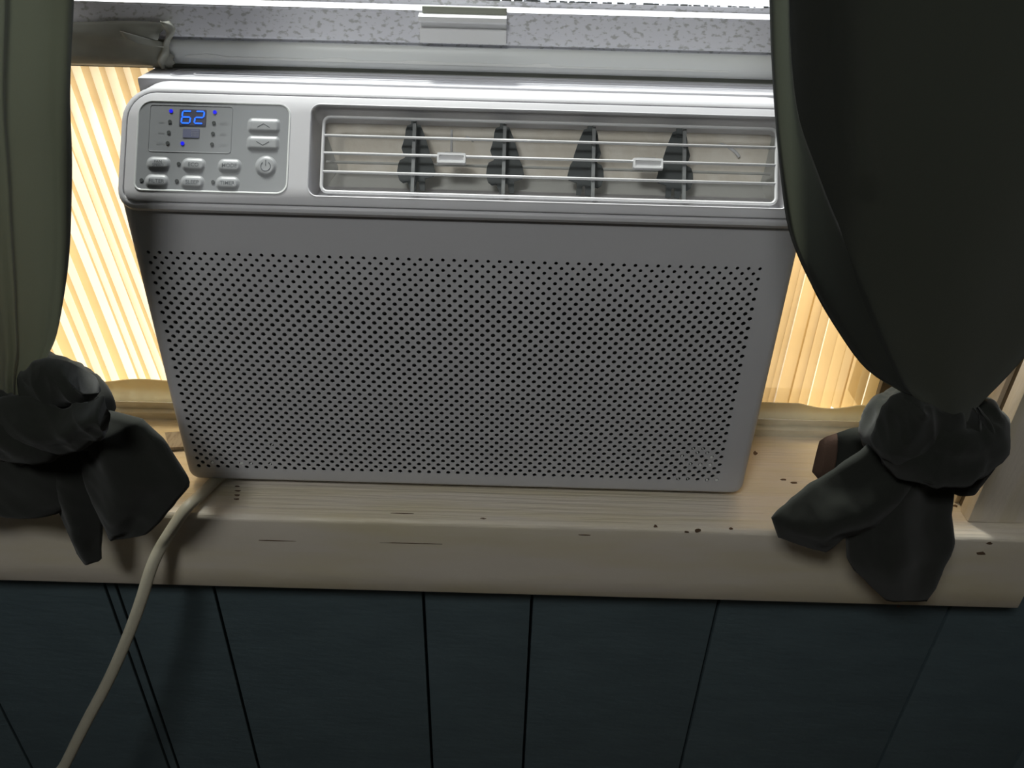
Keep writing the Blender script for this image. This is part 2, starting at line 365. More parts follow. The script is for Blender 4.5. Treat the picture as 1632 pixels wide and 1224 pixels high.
# ------------------------------------------------------------------ pleated side panels
def pleated(name, label, xs_bot, lean, z0, z1, wavy):
    t = thing(name, label, 'panel', ((xs_bot[0] + xs_bot[-1]) / 2, 0.108, 0.016))
    # sawtooth: long facet runs back, short facet returns to the front
    pts = []
    for i, (x, kind) in enumerate(zip(xs_bot[:-1], ['l'] * 99)):
        nx_ = xs_bot[i + 1]; ret = 0.0020 + 0.0022 * ((i * 37) % 5) / 4; dp = 0.0060 + 0.003 * ((i * 23) % 4) / 3
        pts += [(x, 0.1045), (x + ret, 0.1045 + dp)]
    pts.append((xs_bot[-1], 0.1045))
    nz = 26; V = []; Fc = []
    for j in range(nz + 1):
        f = j / nz; z = z0 + (z1 - z0) * f
        for i, (x, y) in enumerate(pts):
            bend = 0.0025 * math.sin(f * math.pi) * math.sin(x * 31)
            xx = x + lean(x) * f + bend; V.append(Vector((min(xx, -0.2437) if x < 0 else xx, y, z)))
    k = len(pts)
    for j in range(nz):
        for i in range(k - 1): Fc.append((j * k + i, j * k + i + 1, (j + 1) * k + i + 1, (j + 1) * k + i))
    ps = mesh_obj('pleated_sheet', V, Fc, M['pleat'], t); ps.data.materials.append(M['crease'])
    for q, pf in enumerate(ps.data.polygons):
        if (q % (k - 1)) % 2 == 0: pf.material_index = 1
    # soft bottom hem that holds the pleats, with a wavy upper lip
    n = 40; L = []
    xa, xb = xs_bot[0] - 0.004, (xs_bot[-1] + 0.002 if xs_bot[0] > 0 else -0.2437)
    for i in range(n + 1):
        x = xa + (xb - xa) * i / n; top_ = wavy(x)
        L.append([Vector((x, 0.1025, 0.0165)), Vector((x, 0.1005, 0.0185)), Vector((x, 0.1025, 0.0215)), Vector((x, 0.1022, top_ - 0.003)), Vector((x, 0.1012, top_)),
                  Vector((x, 0.1020, top_ + 0.0004)), Vector((x, 0.1040, top_ - 0.003)), Vector((x, 0.1040, 0.0165))])
    MB().loops(L, True, True).build('bottom_hem', M['hem'], t, auto=40)
    return t
lx = [-0.4340, -0.4200, -0.4060, -0.3900, -0.3717, -0.3594, -0.3461, -0.3288, -0.3178, -0.3072, -0.2966, -0.2860, -0.2740, -0.2600, -0.2480, -0.2340, -0.2210, -0.2100]
pleated('accordion_panel', 'yellowed pleated plastic panel filling the window gap at left of the air conditioner', lx,
        lambda x: -0.034 * (1 if x > -0.39 else max(0, (x + 0.434) / 0.044)), 0.030, 0.3300,
        lambda x: 0.0430 - 0.0055 * (0.5 - 0.5 * math.cos((x + 0.315) * 60)) if x < -0.315 else 0.0430 - 0.0012 * math.sin((x + .315) * 55) ** 2)
rx = [0.2440, 0.2540, 0.2680, 0.2848, 0.2902, 0.3053, 0.3143, 0.3233, 0.3361, 0.3468, 0.3565, 0.3672, 0.3748, 0.3860]
pleated('accordion_panel', 'yellowed pleated plastic panel seen between the air conditioner and the right curtain', rx,
        lambda x: 0.0, 0.026, 0.3300,
        lambda x: 0.0350 + 0.0008 - 0.0050 * max(0, math.sin((x - 0.315) * 55)) if x > 0.315 else 0.0358)

# ------------------------------------------------------------------ the air conditioner
AC = thing('air_conditioner', 'white window air conditioner with perforated front, slanted control face and blue lit display', 'air conditioner', (0, 0.03, 0))
HW = 0.2427
# cabinet behind the front cover
cb = MB(); cb.box(-HW, HW, 0.0690, 0.42, 0.007, 0.3278, 0.0022)
cabinet = cb.build('cabinet', M['case'], AC, auto=40)
rb = MB()
for (x0, x1, y0, y1) in ((-0.205, 0.232, 0.0800, 0.0880),):
    lp = rr(x0, x1, y0, y1, 0.0038, 6)
    rb.tube([(x, y, 0.3278) for x, y in lp], 0.0011, 6, closed=True)
lp = rr(-0.222, 0.236, 0.0765, 0.0990, 0.006, 6)
rb.tube([(x, y, 0.3276) for x, y in lp], 0.0008, 6, closed=True)
rb.build('raised_bead', M['case'], cabinet, smooth=True)
# bezel : slanted face, rounded lip, cut-out for the air outlet
OX0, OX1, OT0, OT1, OR = -0.1083, 0.2288, 0.0024, 0.0668, 0.0062
FX0, FX1, FT0, FT1 = -0.2390, 0.2390, -0.0062, 0.0742
FR = (0.010, 0.010, 0.021, 0.021)
bl_ = []
def outl(d, n): return [bz(x, t, n) for x, t in inset(FX0, FX1, FT0, FT1, FR, d, 7)]
def rim(d, n):
    r_ = tuple(q + d for q in FR); return [bz(x, t, n) for x, t in rr(FX0 - d, FX1 + d, FT0 - d, FT1 + d, r_, 7)]
lip = rim(0.0037, -0.0011)
lip2 = rim(0.0046, -0.0036)
back = []
for p in lip2:
    back.append(Vector((max(-HW, min(HW, p.x)), 0.0690, max(p.z, 0.2535))))
body_loops = [back, [Vector((max(-HW, min(HW, p.x)), p.y, p.z)) for p in lip2], [Vector((max(-HW, min(HW, p.x)), p.y, p.z)) for p in lip], rim(0.0018, -0.0002), rim(0.0006, 0.0), outl(0.0000, 0.0),
              outl(0.0002, -0.0014), outl(0.0011, -0.0014), outl(0.0013, 0.0006), outl(0.0020, 0.0010)]
def opl(d, n): 
    return [bz(x, t, n) for x, t in rr(OX0 - d, OX1 + d, OT0 - d, OT1 + d, max(OR + d, 0.001), 7)]
body_loops += [opl(0.0016, 0.0010), opl(0.0008, 0.0014), opl(0.0002, 0.0010), opl(0.0, 0.0), opl(-0.0004, -0.012), opl(-0.0006, -0.030)]
bezel = MB().loops(body_loops).build('bezel', M['plastic'], AC, auto=35)
# small seam notch on the left side, between upper and lower half of the cover
MB().box(-HW - 0.00012, -HW + 0.0035, 0.0150, 0.0690, 0.2788, 0.2795).build('side_seam', M['led_off'], AC)

# outlet cavity
cv = MB()
def pl(p): return [bz(*q) for q in p]
cv.prism(pl([(OX0 - .001, 0.030, -0.042), (OX1 + .001, 0.030, -0.042), (OX1 + .001, OT1 + .001, -0.030), (OX0 - .001, OT1 + .001, -0.030)]), BN * -0.0015)
cav = cv.build('outlet_lining', M['cavity'], AC)
dk = MB()
dk.prism(pl([(OX0 - .001, OT0 - .0005, -0.008), (OX1 + .001, OT0 - .0005, -0.008), (OX1 + .001, OT0 - .0005, -0.030), (OX0 - .001, OT0 - .0005, -0.030)]), BS * -0.001)
dk.prism(pl([(OX0 - .001, OT0 - .001, -0.026), (OX1 + .001, OT0 - .001, -0.026), (OX1 + .001, 0.034, -0.041), (OX0 - .001, 0.034, -0.041)]), BN * -0.0015)
dk.prism(pl([(OX0 - .0015, OT0 - .001, -0.029), (OX0 - .0015, OT1 + .001, -0.029), (OX0 + .022, OT1 + .001, -0.050), (OX0 + .012, OT0, -0.050)]), Vector((-0.001, 0, 0)))
dk.prism(pl([(OX1 + .0015, OT0 - .001, -0.020), (OX1 + .0015, OT1 + .001, -0.020), (OX1 - .010, OT1 + .001, -0.050), (OX1 - .016, OT0, -0.050)]), Vector((0.001, 0, 0)))
dk.prism(pl([(OX0 - .001, OT1 + .0006, -0.012), (OX1 + .001, OT1 + .0006, -0.012), (OX1 + .001, OT1 + .0006, -0.036), (OX0 - .001, OT1 + .0006, -0.036)]), BS * 0.001)
dk.build('air_duct', M['duct'], AC)
# curved duct ribs seen in the outlet
for cx, a0, a1, rr_ in ((-0.020, 40, 150, 0.020), (0.176, 20, 110, 0.018)):
    MB().tube([bz(cx + rr_ * 1.6 * math.cos(math.radians(a)), 0.044 + rr_ * math.sin(math.radians(a)), -0.0335) for a in range(a0, a1 + 1, 10)], 0.0012, 6).build('duct_rib', M['wire'], AC, smooth=True)
MB().tube([bz(-0.012, 0.048, -0.036), bz(-0.012, 0.064, -0.031)], 0.0010, 6).build('duct_rib', M['wire'], AC, smooth=True)
# louvre linkage and its swivel discs
MB().prism(pl([(OX0 + .006, 0.0335, -0.0215), (OX1 - .006, 0.0335, -0.0215), (OX1 - .006, 0.0350, -0.0215), (OX0 + .006, 0.0350, -0.0215)]), BN * -0.002).build('linkage_bar', M['duct'], AC)
ven = [(700,205),(725,196),(760,192),(788,202),(803,240),(820,285),(845,372),(850,408),(868,440),(882,505),(872,535),(816,550),(816,628),(782,628),(776,570),(764,562),(758,575),(756,628),(722,630),(712,600),(700,572),(672,577),(648,558),(634,512),(640,460),(652,430),(684,414),(690,398),(672,380),(663,350),(676,310),(686,268),(690,235)]
vxt = [bez_at(480 + a / 4.08, 150 + b / 4.08, -0.018) for a, b in ven]
vc = bez_at(661, 240, -0.018)[0]
posts = [(-0.0367, 1), (0.0279, 1), (0.0918, -1), (0.1567, -1)]
for px, sg in posts:
    off = (vc + 0.0367) * 0 + (px - 0.0018)
    poly = [bz(off + (x - vc) * sg * (1 if sg > 0 else 0.96), t, -0.018) for x, t in vxt]
    if sg < 0: poly.reverse()
    mb = MB().prism(poly, BN * -0.0012)
    tip = off
    mb.prism([bz(tip - 0.0022, 0.058, -0.017), bz(tip + 0.0022, 0.058, -0.017), bz(tip + 0.0018, 0.0665, -0.017), bz(tip - 0.0018, 0.0665, -0.017)], BN * -0.003)
    v_ = mb.build('vane', M['vane'], AC)
    dd = MB(); c0 = [bz(px + 0.0005 + 0.0095 * math.cos(a * math.pi / 10), OT0 + 0.0022, -0.0175 + 0.006 * math.sin(a * math.pi / 10)) for a in range(20)]
    dd.prism(c0, BS * 0.0016).build('vane_pivot', M['duct'], v_)
# grille: wire frame, three cross bars, posts, two sliding tabs
gr_x0, gr_x1, gr_t0, gr_t1, gn = -0.1005, 0.2210, 0.0064, 0.0604, -0.0035
g = MB(); g.tube([bz(x, t, gn) for x, t in rr(gr_x0, gr_x1, gr_t0, gr_t1, 0.0045, 6)], 0.00125, 8, closed=True, up=BN)
grille = g.build('grille_frame', M['wire'], AC, smooth=True)
for t in (0.0470, 0.0343, 0.0209):
    MB().tube([bz(gr_x0, t, gn), bz(gr_x1, t, gn)], 0.00105, 8, up=BN).build('grille_bar', M['wire'], grille, smooth=True)
for px, sg in posts:
    MB().prism([bz(px - 0.0012, 0.0065, gn - 0.0035), bz(px + 0.0012, 0.0065, gn - 0.0035), bz(px + 0.0012, 0.0600, gn - 0.0035), bz(px - 0.0012, 0.0600, gn - 0.0035)], BN * -0.003).build('grille_post', M['post'], grille)
for xa, xb in ((-0.0196, 0.0012), (0.1192, 0.1408)):
    mb = MB(); o1 = [bz(x, t, gn + 0.0022) for x, t in rr(xa + .0004, xb - .0004, 0.0290, 0.0362, 0.0008, 3)]; o0 = [bz(x, t, gn - 0.001) for x, t in rr(xa, xb, 0.0285, 0.0368, 0.001, 3)]
    i1 = [bz(x, t, gn + 0.0022) for x, t in rr(xa + .0016, xb - .0016, 0.0302, 0.0346, 0.0006, 3)]; i0 = [bz(x, t, gn + 0.0012) for x, t in rr(xa + .0020, xb - .0020, 0.0306, 0.0342, 0.0006, 3)]
    mb.loops([o0, o1, i1, i0], True, True)
    tb = mb.build('slider_tab', M['wire'], grille)
    MB().prism([bz(xa + 0.003, 0.0340, -0.008), bz(xb - 0.002, 0.0340, -0.008), bz(xb - 0.004, 0.0405, -0.012), bz(xa + 0.005, 0.0405, -0.012)], BN * -0.008).build('tab_stem', M['duct'], tb)

# control panel film
CX0, CX1, CT0, CT1 = -0.2304, -0.1233, 0.0026, 0.0668
cr = (0.005, 0.008, 0.008, 0.010)
def cl(d, n): return [bz(x, t, 0.0010 + n) for x, t in inset(CX0, CX1, CT0, CT1, cr, d, 7)]
MB().loops([cl(-0.0004, -0.0004), cl(-0.0002, 0.0004), cl(0.0005, 0.0005), cl(0.0009, 0.0002)]).build('edge_highlight', M['edge_highlight'], AC, auto=60)  # pale ring paints the highlight round the control film
panel = MB().loops([cl(0.0003, -0.0004), cl(0.0007, 0.0002)], False, True).build('control_panel', M['overlay'], AC)
NB = 0.0010 + 0.0002
def domed(name, x0, x1, t0, t1, r, h, m, k=6):
    def L(d, n): return [bz(x, t, NB + n) for x, t in inset(x0, x1, t0, t1, r, d, k)]
    steps = [(-0.0006, 0), (0.0002, h * 0.16), (0.0008, h * 0.45), (0.0015, h * 0.74), (0.0024, h * 0.93), (0.0034, h)]
    lim = min(x1 - x0, t1 - t0) / 2
    return MB().loops([L(d, n) for d, n in steps if d < lim * 0.95], False, True).build(name, m, panel, smooth=True)
def txt(s, x, t, size, m, name='legend', nn=0.0003, bold=0.0, parent=None, sp=1.0):
    cu = bpy.data.curves.new('t', 'FONT'); cu.body = s; cu.size = size; cu.align_x = 'CENTER'; cu.align_y = 'CENTER'; cu.offset = bold; cu.space_line = 0.8; cu.space_character = sp; cu.resolution_u = 3
    o = bpy.data.objects.new('t', cu); COL.objects.link(o); dg = bpy.context.evaluated_depsgraph_get()
    me = bpy.data.meshes.new_from_object(o.evaluated_get(dg)); COL.objects.unlink(o); bpy.data.objects.remove(o)
    vv = [bz(x + p.co.x, t + p.co.y, NB + nn) for p in me.vertices]; ff = [tuple(f.vertices) for f in me.polygons]
    ob = mesh_obj(name, vv, ff, m, parent or panel); return ob
def button_sym(btn, s, x, t, size, nn, sp=1.0): txt(s, x, t, size, M['legend'], 'legend', nn, 0.00002, btn, sp)
for (x, t), s in zip([(-0.2141, 0.0216), (-0.1893, 0.0214), (-0.1641, 0.0214), (-0.2146, 0.0090), (-0.1896, 0.0089), (-0.1649, 0.0089)], ['FAN\nSPEED', 'ECO', 'MODE', 'FILTER', 'SLEEP', 'TIMER']):
    b = domed('button', x - 0.0080, x + 0.0080, t - 0.0046, t + 0.0046, 0.0040, 0.0012, M['button'])
    button_sym(b, s, x, t, 0.0030 if '\n' in s else 0.0038, 0.00128)
for t, up in ((0.0507, 1), (0.0381, -1)):
    b = domed('button', -0.1526, -0.1302, t - 0.0050, t + 0.0050, 0.0030, 0.0012, M['button'])
    q = MB().tube([bz(-0.1458, t - 0.0012 * up, NB + .0012), bz(-0.1414, t + 0.0014 * up, NB + .0012), bz(-0.1370, t - 0.0012 * up, NB + .0012)], 0.00022, 6, up=BN)
    q.build('arrow_mark', M['legend'], b)
b = domed('button', -0.1460, -0.1314, 0.0217 - 0.0073, 0.0217 + 0.0073, 0.00725, 0.0012, M['button'], 8)
q = MB().tube([bz(-0.1387 + 0.0034 * math.sin(math.radians(a)), 0.0217 + 0.0034 * math.cos(math.radians(a)), NB + .0012) for a in range(35, 326, 15)], 0.00028, 6, up=BN)
q.tube([bz(-0.1387, 0.0222, NB + .0012), bz(-0.1387, 0.0262, NB + .0012)], 0.00028, 6, up=BN); q.build('power_mark', M['legend'], b)
# display, digits, receiver
def flat(name, x0, x1, t0, t1, m, n=0.0003, r=0.0004, p=None):
    return MB().loops([[bz(x, t, NB) for x, t in rr(x0, x1, t0, t1, r, 3)], [bz(x, t, NB + n) for x, t in rr(x0, x1, t0, t1, r, 3)]], False, True).build(name, m, p or panel)
disp = flat('display', -0.2012, -0.1825, 0.0496, 0.0612, M['display'])
def digit(cx, segs):
    hw_, hh_ = 0.0030, 0.0043; r = 0.00052; c = 0.0555; q = MB(); sl_ = 0.0004
    P = {'a': ((-hw_, hh_), (hw_, hh_)), 'g': ((-hw_, 0), (hw_, 0)), 'd': ((-hw_, -hh_), (hw_, -hh_)), 'f': ((-hw_, hh_), (-hw_, 0)), 'b': ((hw_, hh_), (hw_, 0)), 'e': ((-hw_, 0), (-hw_, -hh_)), 'c': ((hw_, 0), (hw_, -hh_))}
    for s in segs:
        (xa, ta), (xb, tb) = P[s]; L = Vector((xb - xa, tb - ta)); l = L.length; L /= l; g_ = 0.0007
        A = Vector((xa, ta)) + L * g_; B_ = Vector((xb, tb)) - L * g_; nn = Vector((-L.y, L.x)) * r
        poly = [A - L * r, A + nn, B_ + nn, B_ + L * r, B_ - nn, A - nn]
        q.prism([bz(cx + p.x + p.y * 0.10, c + p.y, NB + 0.00032) for p in poly], BN * 0.00015)
    q.build('digit', M['digit'], disp)
digit(-0.1963, 'afgedc'); digit(-0.1871, 'abged')
rc = flat('receiver_window', -0.1982, -0.1866, 0.0409, 0.0473, M['receiver'])
q = MB()
for i in range(6):
    for j in range(4): q.prism([bz(-0.1920 + i * .0009 + a, 0.0421 + j * .0012 + b_, NB + .0003) for a, b_ in ((0, 0), (.0004, 0), (.0004, .0005), (0, .0005))], BN * 0.0001)
q.build('receiver_dots', M['button'], rc)
def led(x, t, m, r=0.00135):
    MB().prism([bz(x + r * math.cos(a * math.pi / 8), t + r * math.sin(a * math.pi / 8), NB) for a in range(16)], BN * 0.00035).build('indicator_light', m, panel)
for i, (t, a, b_) in enumerate(zip((0.0597, 0.0520, 0.0443, 0.0366), ('COOL', 'DRY', 'FAN', 'AUTO'), ('AUTO', 'HIGH', 'MED', 'LOW'))):
    led(-0.2073 - 0.0004 * i, t, M['led_on'] if i == 0 else M['led_off']); led(-0.1765 - 0.00027 * i, t, M['led_on'] if i == 0 else M['led_off'])
    if i: txt(a, -0.2136, t, 0.0021, M['legend_faint']); txt(b_, -0.1700, t, 0.0021, M['legend_faint'])
led(-0.1981, 0.0367, M['led_on'])
for x, t in ((-0.2000, 0.0220), (-0.2254, 0.0096), (-0.2007, 0.0097), (-0.1753, 0.0097)): led(x, t, M['led_off'])
q = MB(); q.tube([bz(x, t, NB) for x, t in rr(-0.2220, -0.1640, 0.0305, 0.0640, 0.002, 4)], 0.00022, 4, closed=True, up=BN); q.build('panel_outline', M['legend_faint'], panel)

# perforated lower front
PX, PZ = 0.00829, 0.00415
NCOL = 55
gx0 = -0.2305; zt, zb = 0.2205, 0.0218
rows = int(round((zt - zb) / PZ)) + 1
PZ = (zt - zb) / (rows - 1)
V = []; Fc = []
def cell(xa, xb, z0_, z1_, cx, cz, r):
    k0 = len(V); K = 8
    if r <= 0:
        V.extend([(xa, 0, z0_), (xb, 0, z0_), (xb, 0, z1_), (xa, 0, z1_)]); Fc.append((k0, k0 + 1, k0 + 2, k0 + 3)); return
    hole = [(cx + r * math.cos(math.radians(-112.5 - 22.5 * 0 + 45 * i - 22.5)), 0, cz + r * math.sin(math.radians(-112.5 + 45 * i - 22.5))) for i in range(K)]
    # hole vertices start at 225 deg (bottom left), ccw
    V.extend([(xa, 0, z0_), (xb, 0, z0_), (xb, 0, z1_), (xa, 0, z1_)]); V.extend(hole); V.extend([(x, 0.0009, z) for x, _, z in hole])
    h = k0 + 4
    for s_ in range(4):      # side s_: from corner s_ to s_+1
        a = k0 + s_; b = k0 + (s_ + 1) % 4; i0 = 2 * s_; i1 = i0 + 1; i2 = (i0 + 2) % K
        Fc.append((a, b, h + i2, h + i1, h + i0))
    for i in range(K): Fc.append((h + i, h + (i + 1) % K, h + 8 + (i + 1) % K, h + 8 + i))
XA, XB = gx0 - PX / 2, gx0 + (NCOL - 1) * PX + PX / 2
for j in range(rows):
    cz = zt - j * PZ; z0_, z1_ = cz - PZ / 2, cz + PZ / 2
    r = 0.00142 + 0.00046 * min(1, j / 11)
    if j % 2 == 0:
        for i in range(NCOL): cx = gx0 + i * PX; cell(cx - PX / 2, cx + PX / 2, z0_, z1_, cx, cz, r)
    else:
        cell(XA, XA + PX / 2, z0_, z1_, 0, 0, 0); cell(XB - PX / 2, XB, z0_, z1_, 0, 0, 0)
        for i in range(NCOL - 1): cx = gx0 + (i + .5) * PX; cell(cx - PX / 2, cx + PX / 2, z0_, z1_, cx, cz, r)
mb = MB(); mb.v = [Vector(p) for p in V]; mb.f = Fc
LX0, LX1, LZ0, LZ1 = -HW, HW, 0.0062, 0.2600
def ll(x0, x1, z0_, z1_, r, y): return [Vector((x, y, z)) for x, z in rr(x0, x1, z0_, z1_, r, 6)]
e = 0.000001
ZBm, ZTm = zb - PZ / 2, zt + PZ / 2
mb.loops([ll(XA, XB, ZBm, ZTm, e, 0), ll(LX0 + .0075, LX1 - .0075, LZ0 + .0045, LZ1, (.006, .006, e, e), 0.0), ll(LX0 + .0045, LX1 - .0045, LZ0 + .0020, LZ1, (.007, .007, e, e), 0.0006),
          ll(LX0 + .0022, LX1 - .0022, LZ0 + .0007, LZ1, (.008, .008, e, e), 0.0020), ll(LX0 + .0007, LX1 - .0007, LZ0 + .0001, LZ1, (.0085, .0085, e, e), 0.0042), ll(LX0, LX1, LZ0, LZ1, (.009, .009, e, e), 0.0075), ll(LX0, LX1, LZ0, LZ1, (.009, .009, e, e), 0.0690)])
mb.build('perforated_front', M['plastic'], AC, auto=35)
MB().box(-0.236, 0.236, 0.0055, 0.0075, 0.010, 0.245).build('filter', M['filter'], AC)
# white plugs added behind a few lower holes to imitate specks of light
def hole_xy(u, v):
    p = at(u, v, 0.0); j = round((zt - p.z) / PZ); off = (j % 2) * PX / 2; i = round((p.x - gx0 - off) / PX); return gx0 + off + i * PX, zt - j * PZ
q = MB()
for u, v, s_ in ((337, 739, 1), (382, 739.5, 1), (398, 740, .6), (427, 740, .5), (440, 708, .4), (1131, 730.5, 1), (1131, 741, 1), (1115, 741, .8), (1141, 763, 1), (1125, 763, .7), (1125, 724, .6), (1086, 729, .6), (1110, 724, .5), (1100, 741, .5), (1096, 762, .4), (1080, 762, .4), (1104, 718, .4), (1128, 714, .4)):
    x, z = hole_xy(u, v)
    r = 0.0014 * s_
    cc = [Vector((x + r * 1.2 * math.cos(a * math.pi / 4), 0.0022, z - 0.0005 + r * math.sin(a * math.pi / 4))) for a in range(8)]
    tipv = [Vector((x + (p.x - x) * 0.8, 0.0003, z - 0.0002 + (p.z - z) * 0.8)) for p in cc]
    MB().loops([[p + Vector((0, 0.0062, 0.0)) for p in cc], cc, tipv], True, True).build('light_speck', M['caulk'], AC)
# power cord
cp = [(-0.190, 0.060, 0.0050), (-0.205, 0.030, 0.0050), (-0.2185, 0.004, 0.0048), (-0.2255, -0.018, 0.0050), (-0.2318, -0.036, 0.0052)]
for u, v, y in ((270, 850, -0.0500), (253, 878, -0.0570), (240, 908, -0.0640), (227, 950, -0.0730), (212, 993, -0.0810), (193, 1040, -0.0890), (170, 1090, -0.0970), (138, 1150, -0.1060), (104, 1218, -0.115), (70, 1290, -0.122)):
    p = at(u, v, y); cp.append(tuple(p))
cp += [(cp[-1][0] - 0.05, -0.10, -0.56), (cp[-1][0] - 0.08, -0.06, -0.72), (cp[-1][0] - 0.16, -0.05, -0.842), (cp[-1][0] - 0.40, -0.06, -0.844)]
def smooth_path(P, n=8):
    P = [Vector(p) for p in P]; out = []
    for i in range(len(P) - 1):
        p0, p1, p2, p3 = P[max(i - 1, 0)], P[i], P[i + 1], P[min(i + 2, len(P) - 1)]
        for k_ in range(n):
            t = k_ / n; out.append(0.5 * ((2 * p1) + (-p0 + p2) * t + (2 * p0 - 5 * p1 + 4 * p2 - p3) * t * t + (-p0 + 3 * p1 - 3 * p2 + p3) * t ** 3))
    out.append(P[-1]); return out
MB().tube(smooth_path(cp), 0.0053, 14, 0.0036, up=Vector((0, -0.55, 0.85))).build('power_cord', M['cord'], AC, smooth=True)

# ------------------------------------------------------------------ tape and cardboard
def sheet(name, grid, m, parent=None, th=0.001, smooth=True):
    """grid of Vectors (rows of equal length) given thickness th towards +y"""
    nr, nc = len(grid), len(grid[0]); A = [p for r_ in grid for p in r_]; B_ = [p + Vector((0, th, 0)) for p in A]; n = len(A); fs = []
    for i in range(nr - 1):
        for j in range(nc - 1):
            a, b, c, d = i * nc + j, i * nc + j + 1, (i + 1) * nc + j + 1, (i + 1) * nc + j
            fs += [(a, b, c, d), (n + a, n + d, n + c, n + b)]
    bd = [(0, j) for j in range(nc)] + [(i, nc - 1) for i in range(1, nr)] + [(nr - 1, j) for j in range(nc - 2, -1, -1)] + [(i, 0) for i in range(nr - 2, 0, -1)]
    idx = [i * nc + j for i, j in bd]
    for k_ in range(len(idx)): a, b = idx[k_], idx[(k_ + 1) % len(idx)]; fs.append((a, b, n + b, n + a))
    return mesh_obj(name, A + B_, fs, m, parent, smooth=smooth)
rnd = random.Random(21)
tp = thing('tape', 'torn grey plastic tape wrapped over the left end of the aluminium window rail', 'tape', (-0.26, 0.095, 0.34))
g_ = []
for i in range(15):
    f = i / 14; row = []
    for j in range(30):
        s = j / 29
        z = 0.3290 + f * 0.0315
        xe = -0.2268 + 0.004 * math.sin(f * 7) + (0.0015 * rnd.uniform(-1, 1))
        x = -0.440 + (xe + 0.440) * s
        y = 0.0972 - 0.0026 * math.sin(f * math.pi) ** 0.5 + 0.0008 * math.sin(f * 12 + s * 3) - (0.002 * max(0, s - 0.9) / 0.1 * (0.6 + 0.4 * math.sin(f * 19)))
        if f > 0.8: z += 0.001 * math.sin(s * 16)
        row.append(Vector((x, y, z)))
    g_.append(row)
sheet('tape_strip', g_, M['tape'], tp)
g_ = []
for i in range(9):
    f = i / 8; row = []
    for j in range(7):
        s = j / 6; x = -0.2585 + 0.030 * f + s * 0.002; z = 0.3550 - 0.0070 * f - s * (0.0055 - 0.003 * abs(f - .4))
        row.append(Vector((x, 0.0925 - 0.003 * s * math.sin(f * 3.1), z)))
    g_.append(row)
sheet('tape_flap', g_, M['tape'], tp)
g_ = []
for i in range(14):
    f = i / 13; row = []
    for j in range(7):
        s = j / 6; x = -0.2290 + 0.0075 * math.sin(f * 5.0 + 0.4) * 0.6 + s * (0.0060 + 0.002 * math.sin(f * 11)) - 0.0015 * f; z = 0.3625 - 0.0330 * f
        row.append(Vector((x, 0.0935 - 0.0028 * math.sin(s * math.pi) - 0.0012 * math.sin(f * 17 + s * 4), z)))
    g_.append(row)
sheet('torn_edge', g_, M['tape'], tp)
cbp = [Vector(p) for p in ((-0.2900, 0.0700, 0.0008), (-0.2695, 0.0735, 0.0008), (-0.2590, 0.0500, 0.0008), (-0.2770, 0.0468, 0.0008))]
mb = MB().prism(cbp, Vector((0, 0, 0.0034)))
tag(mb.build('cardboard_scrap', M['card']), 'small grey-brown scrap of cardboard lying on the sill beside the air conditioner', 'cardboard')

# ------------------------------------------------------------------ curtains
def resample(pts, n):
    P = smooth_path([Vector(p) for p in pts], 6); L = [0]
    for a, b in zip(P[:-1], P[1:]): L.append(L[-1] + (b - a).length)
    out = []; i = 0
    for k_ in range(n):
        t = L[-1] * k_ / (n - 1)
        while i < len(L) - 2 and L[i + 1] < t: i += 1
        q_ = (t - L[i]) / max(L[i + 1] - L[i], 1e-9); out.append(P[i].lerp(P[i + 1], min(max(q_, 0), 1)))
    return out
from mathutils import noise as mnoise
def crumple(obs, amp, sc_):
    me = obs.data; nrm = [v.normal.copy() for v in me.vertices]
    for v, n_ in zip(me.vertices, nrm):
        p = v.co
        q = Vector((p.x * sc_ * 1.6 + p.z * sc_ * 0.7, p.y * sc_, p.z * sc_ * 0.8))
        a = 1 - abs(mnoise.noise(q)) * 2.4; b = 1 - abs(mnoise.noise(q * 2.1 + Vector((7, 3, 1)))) * 2.2
        v.co = p + n_ * (amp * (a * 0.75 + b * 0.35 - 0.6))
    me.update(); return obs
